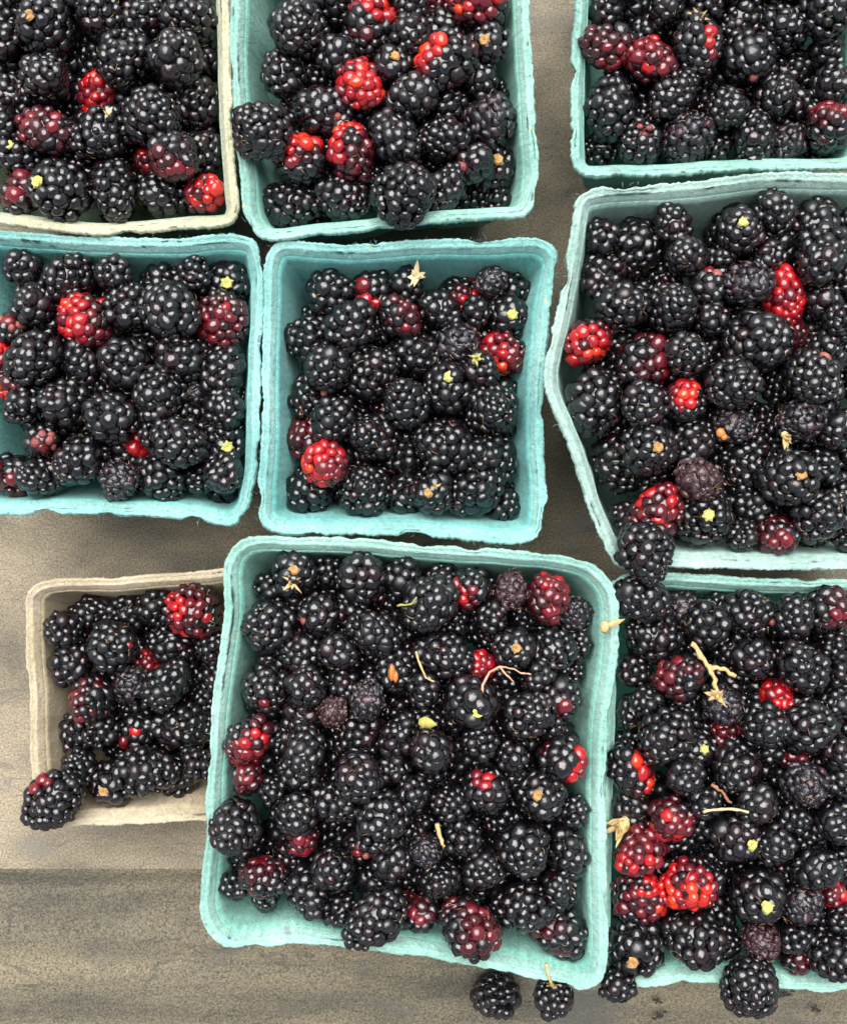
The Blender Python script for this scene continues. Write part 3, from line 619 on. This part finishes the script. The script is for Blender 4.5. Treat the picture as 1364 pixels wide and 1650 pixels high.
# the berries deeper down, glimpsed in the gaps: one mass
VV = []; FF = []; base = 0
def put(pos, r, v, rr):
    global base
    V, F = LOW[v]; asp = SPEC[v][1]; b = B(); b.kind = 'b'
    R = np.array(orient(b, rr).to_3x3()); Wd = (V*r*1.03/((1+asp)/2))@R.T
    if True: VV.append(Wd+np.array(pos)); FF.append(F+base); base += len(V)
for b in rest: put(b.pos, b.r, pick(b.r, rr), rr)
small = [i for i, (nd, a) in enumerate(SPEC) if 43 <= nd <= 62]
for bk, bs in BASKETS.items():
    e0, e1 = FILL[bk]; st = .0160; r = .0100; cnt = 0; P = bs['P']; lo = P.min(0); hi = P.max(0); row = 0
    y = lo[1]
    while y < hi[1]:
        x = lo[0]+(st/2 if row % 2 else 0)
        while x < hi[0]:
            p = np.array([x+rr.uniform(-.0025, .0025), y+rr.uniform(-.0025, .0025)])
            q = min(1.0, np.linalg.norm(p-bs['C'])/bs['half']); z = e1+(e0-e1)*q*q-.0150+rr.uniform(-.003, .002)
            f = min(1, max(0, 1-z/bs['rim'])); Q = P-bs['N']*.0046-(P-bs['C'])*(bs['sh'](f)/bs['half'])
            dv = Q-p; k = int(np.argmin((dv**2).sum(1))); sd = float(dv[k]@bs['N'][k])
            pw = Vector((p[0], p[1], z)); kx = FOC/(CAM_Z-z); ix, iy = CX+pw.x*kx, CY-pw.y*kx
            if sd > r*1.0 and -60 < ix < 1424 and -60 < iy < 1710: put(pw, r*rr.uniform(.92, 1.08), rr.choice(small), rr); cnt += 1
            x += st
        y += st*.87; row += 1
    print(bk, 'fill', cnt)
stuff = bpy.data.objects.new('blackberries', tri_mesh('blackberries', np.vstack(VV), np.vstack(FF), M['black'])); COL.objects.link(stuff)
stuff['kind'] = 'stuff'; stuff['label'] = 'black blackberries lying deeper down between those on top'; stuff['category'] = 'blackberries'
print('stuff tris', sum(len(f) for f in FF))

# ------------------------------------------------------------------ berry labels
def adj(b):
    k, f = b.kind, b.frac
    if k == 'R': return 'all red blackberry' if f >= .7 else 'half red blackberry' if f >= .4 else 'black blackberry with a red patch'
    if k == 'M': return 'all maroon blackberry' if f >= .8 else 'part maroon blackberry' if f >= .4 else 'black blackberry tinged maroon'
    return {'X': 'dark red blackberry with brighter red side', 'P': 'black blackberry with few red drupelets', 'K': 'black blackberry with bruised pink spot', 's': 'black blackberry with yellow star scar', 't': 'black blackberry with tan stem scar',
            'd': 'dull shrivelled blackberry', 'D': 'wrinkled brownish blackberry', 'b': 'glossy black blackberry', 'stem': ''}[k]
def proj(b): k = FOC/(CAM_Z-b.pos.z); return CX+b.pos.x*k, CY-b.pos.y*k
ORD = ['', 'second', 'third', 'fourth', 'fifth', 'sixth', 'seventh', 'eighth', 'ninth']
groups = {}
for b in singles:
    if b.bk is None: continue
    b.sx, b.sy = proj(b); groups.setdefault((b.bk, adj(b)), []).append(b)
def seq(L, place):
    xs = [b.sx for b in L]; ys = [b.sy for b in L]; hor = (max(xs)-min(xs)) >= (max(ys)-min(ys))
    L.sort(key=lambda b: b.sx if hor else b.sy); n = len(L)
    for i, b in enumerate(L):
        w = ('leftmost' if hor else 'topmost') if i == 0 else ('rightmost' if hor else 'lowest') if i == n-1 else ORD[i]+(' from left' if hor else ' from top')
        b.label = f'{adj(b)}, {w} in {place}'
for (bk, ad), L in groups.items():
    if len(L) == 1: L[0].label = f'{ad} in the {PHRASE[bk]}'; continue
    if len(L) <= 4: seq(L, f'the {PHRASE[bk]}'); continue
    xs = np.array([b.sx for b in L]); ys = np.array([b.sy for b in L])
    x0, x1 = max(0, xs.min()), min(1364, xs.max()); y0, y1 = max(0, ys.min()), min(1650, ys.max()); Z = {}
    for b in L:
        zx = min(2, max(0, int((b.sx-x0)/(x1-x0+1e-6)*3))); zy = min(2, max(0, int((b.sy-y0)/(y1-y0+1e-6)*3)))
        Z.setdefault((('upper', 'middle', 'lower')[zy], ('left', 'centre', 'right')[zx]), []).append(b)
    for (a, c), Q in Z.items():
        zn = f'{a} {c} of {PHRASE[bk]}'
        if len(Q) == 1: Q[0].label = f'{ad} in {zn}'
        else: seq(Q, zn)
for b in singles:
    if b.bk is None: b.label = 'blackberry hanging by its dry stem from the front basket bottom rim' if b.kind == 'stem' else 'loose stemless blackberry on the table below the front basket'
    if b.over:
        cx, cy = CX+BASKETS[b.bk]['C'][0]*FOC/(CAM_Z-.08), CY-BASKETS[b.bk]['C'][1]*FOC/(CAM_Z-.08)
        dx, dy = b.sx-cx, b.sy-cy
        side = ('left' if dx < 0 else 'right') if abs(dx) > abs(dy)*1.25 else ('top' if dy < 0 else 'bottom')
        if b.bk == 'I': side = 'top left' if dy < 0 else 'bottom left' if b.sx < 1080 else 'bottom'
        if b.bk == 'H' and side == 'bottom' and b.sx > 680: side = 'bottom right'
        b.label = f'{adj(b)} spilling over the {side} rim of the {PHRASE[b.bk]}'
    tag(b.obj, b.label, 'blackberry', 'blackberries in and around the pulp baskets')

# ------------------------------------------------------------------ dry stems, calyces and scraps lying on top
def surf(px, py, extra=.001, base=.06):                     # a point resting on the berries seen there
    best = None
    for b in berries:
        k = FOC/(CAM_Z-b.pos.z); d = math.hypot(CX+b.pos.x*k-px, CY-b.pos.y*k-py)/(b.r*k)
        if d < 1:
            z = b.pos.z+b.r*math.sqrt(1-d*d)
            if best is None or z > best: best = z
    return at(px, py, (best if best is not None else base)+extra)
def vpt(view, x, y): ox, oy, m = VIEW[view]; return ox+x/m, oy+y/m
def path(view, pts, lift=.0028):
    Q = []
    for i in range(len(pts)-1):
        for t in (0, .25, .5, .75): Q.append((pts[i][0]*(1-t)+pts[i+1][0]*t, pts[i][1]*(1-t)+pts[i+1][1]*t))
    Q.append(pts[-1]); P = [surf(*vpt(view, x, y), lift, FILL[view[0]][1]) for x, y in Q]
    for _ in range(300):                            # stiff: spans the hollows, rests on the humps
        z = [p.z for p in P]
        for i in range(1, len(P)-1): P[i].z = max(z[i], (z[i-1]+z[i+1])/2-.00004)
    return [at(*vpt(view, x, y), p.z) for (x, y), p in zip(Q, P)]
def stem(name, label, view, paths, rad, mat, caps=(), cat='twig'):
    o = empty(name, path(view, paths[0])[0]); tag(o, label, cat)
    def loc(L): return [p-o.location for p in L]
    for i, q in enumerate(paths):
        L = loc(path(view, q)); mb = MB(); n = len(L)
        mb.tube([p+Vector((random.gauss(0, 1), random.gauss(0, 1), 0))*rad*.22 for p in L], [rad*(1-.35*j/n)*random.uniform(.7, 1.25) for j in range(n)], 7); mb.build('stalk' if i == 0 else 'side_stalk', mat, o)
    for (x, y, s) in caps:
        mb = MB(); c = surf(*vpt(view, x, y), .0015)-o.location
        mb.blob(c, s*.30, 2, .4, (1, 1, .7), x)
        for k in range(9):
            a = k*.7+random.uniform(-.5, .5); mb.blade(c, (math.cos(a), math.sin(a), random.uniform(-.2, 1.4)), (0, 0, 1), s*random.uniform(.4, 1.0), s*random.uniform(.2, .42), random.uniform(-.7, .7))
        mb.build('calyx', M['straw'], o)
    return o
def calyx(name, label, view, x, y, s, mat, ang=None, n=7, cat='calyx', flat=False):
    s *= 1.15; n += 3
    c = surf(*vpt(view, x, y), .0008); o = empty(name, c); tag(o, label, cat)
    mb = MB(); mb.blob((0, 0, .0004), s*.28, 2, .4, (1, 1, .6), x); mb.build('receptacle', mat, o)
    for k in range(n):
        a = (k*6.283/n if ang is None else math.radians(ang)+random.uniform(-.5, .5))+random.uniform(-.35, .35)
        mb = MB(); mb.blade((random.uniform(-.1, .1)*s, random.uniform(-.1, .1)*s, .0005), (math.cos(a), math.sin(a), random.uniform(.1, 1.6)), (0, 0, 1), s*random.uniform(.4, 1.05), s*random.uniform(.18, .42), random.uniform(-.8, .7))
        mb.build('sepal', mat, o)
    return o
random.seed(21)
calyx('dried_calyx', 'straw coloured dried calyx near the top of the small centre basket', 'E', 712, 208, .0052, M['straw_pale'])
calyx('dried_calyx', 'small olive calyx scrap right of centre in the small centre basket', 'E', 972, 568, .0030, M['leaf'], n=5)
calyx('dried_calyx', 'straw coloured dried calyx in the middle of the dented right basket', 'Fb', 1040, 215, .0078, M['straw'], ang=150, n=8)
calyx('dried_calyx', 'small straw scrap just below the dried calyx in the dented right basket', 'Fb', 1085, 280, .0046, M['straw'], ang=280, n=4)
calyx('dried_calyx', 'golden calyx scraps at the upper left of the large front basket', 'Ha', 575, 290, .0040, M['straw'], n=6)
calyx('dried_calyx', 'pale calyx beside the small red berry in bottom right basket', 'Ia', 860, 722, .0050, M['straw_pale'], ang=190, n=6)
calyx('dried_calyx', 'yellow calyx scrap near the top of the top right basket', 'C', 660, 95, .0042, M['straw'], n=5)
calyx('dried_calyx', 'pale calyx scrap in the cream rimmed top left basket', 'A', 600, 625, .0034, M['straw_pale'], n=4)
calyx('dried_calyx', 'orange calyx scrap near the bottom of the small centre basket', 'E', 785, 1140, .0032, M['straw'], ang=60, n=4)
stem('dry_twig', 'curled pinkish dry stem in the upper right of the front basket', 'Hb', [[(458, 1180), (452, 1060), (458, 950), (500, 870), (565, 832), (640, 846), (700, 872), (760, 885)], [(565, 832), (590, 870), (650, 930)]], .00045, M['stem_pink'])
stem('dry_twig', 'thin pale stem left of the bright red berry in front basket', 'Hb', [[(38, 740), (60, 810), (100, 905), (155, 930)]], .0004, M['straw'])
stem('dry_twig', 'short tan stem with flared end in the lower front basket', 'Hd', [[(168, 410), (185, 490), (205, 550)]], .0009, M['straw'], [(225, 580, .0028)])
stem('dry_twig', 'branched tan stem with calyces in the bottom right basket', 'Ia', [[(518, 462), (575, 530), (612, 590), (640, 660), (660, 730)], [(612, 590), (690, 600), (760, 645)]], .0011, M['straw'], [(655, 745, .0050), (755, 655, .0040)])
stem('dry_twig', 'thin straight straw stem in the lower bottom right basket', 'Ib', [[(582, 195), (660, 184), (740, 178), (830, 202)]], .0006, M['straw_pale'])
stem('dry_twig', 'short brown dry stem above the straw in bottom right basket', 'Ib', [[(625, 45), (680, 85), (735, 150)]], .0007, M['stem_brown'])
stem('dry_twig', 'fine greenish curl near the top of the front basket', 'Ha', [[(1210, 440), (1300, 430), (1330, 385)]], .0004, M['leaf'])
calyx('dried_calyx', 'bundle of dry straw sepals at the left wall of bottom right basket', 'Ib', 150, 260, .0085, M['straw'], ang=215, n=9)
# tan sepal lying on the front basket's right rim
c = at(*vpt('Hb', 1225, 585), .092); o = empty('dried_sepal', c); tag(o, 'tan dried sepal lying on the right rim of the front basket', 'sepal')
mb = MB(); mb.blob((0, 0, 0), .0018, 2, .5, (1, 1.2, .6), 3.1); mb.build('calyx_base', M['straw'], o)
mb = MB(); mb.blade((0, 0, 0), (1, .45, .15), (0, 0, 1), .0075, .0022, .1); mb.build('sepal_tip', M['straw'], o)
# leaf fragment
c = surf(*vpt('Hb', 110, 1195), .001); o = empty('leaf_fragment', c); tag(o, 'yellow green leaf fragment in the middle of the front basket', 'leaf')
mb = MB(); mb.blade((-.003, .001, 0), (1, -.15, .1), (0, 0, 1), .0065, .0040, .1); mb.build('leaf_blade', M['leaf'], o)
mb = MB(); mb.blade((-.0005, 0, .0002), (.1, -1, .1), (0, 0, 1), .0035, .0030, .1); mb.build('leaf_tip', M['straw'], o)
# orange dried pieces
def bit(label, view, x, y, r, mat, sq, seed, name='dried_drupelet', cat='drupelet'):
    c = surf(*vpt(view, x, y), .0002); mb = MB(); mb.blob((0, 0, 0), r, 2, .45, sq, seed); mb.blob((r*.7, -r*.8, 0), r*.7, 2, .4, sq, seed+2)
    o = mb.build(name, mat); o.location = c; tag(o, label, cat)
bit('orange dried drupelets by the middle of the dented right basket', 'Fb', 802, 270, .0017, M['orange_bit'], (1, 1.1, .8), 1.0)
bit('orange dried drupelets at the right edge of the photo', 'Fb', 1340, 385, .0024, M['orange_bit'], (1, 1, .8), 4.0)
bit('curved orange skin scrap in the upper front basket', 'Ha', 1180, 850, .0018, M['orange_bit'], (.7, 1.6, .6), 6.0, 'skin_scrap', 'scrap')
# dark crumbs of pulp on the table
for (x, y, r, lb) in ((350, 1300, .0028, 'dark pulp crumb on the table left of the spilling berry'), (335, 1225, .0022, 'small dark pulp crumb on the table under the bottom right rim'),
                      (1030, 1200, .0040, 'dark squashed pulp beside the berry spilling at bottom right'), (1190, 1270, .0024, 'dark pulp crumb on the table at the far bottom right')):
    px, py = vpt('Ib', x, y); mb = MB(); r *= .62
    for q in range(9): mb.blob((random.gauss(0, r*.7), random.gauss(0, r*.45), 0), r*random.uniform(.15, .5), 2, .8, (1.3, .9, .5), x+q)
    zt = -.0035
    o = mb.build('pulp_crumb', M['crumb']); o.location = at(px, py, zt); tag(o, lb, 'crumb')
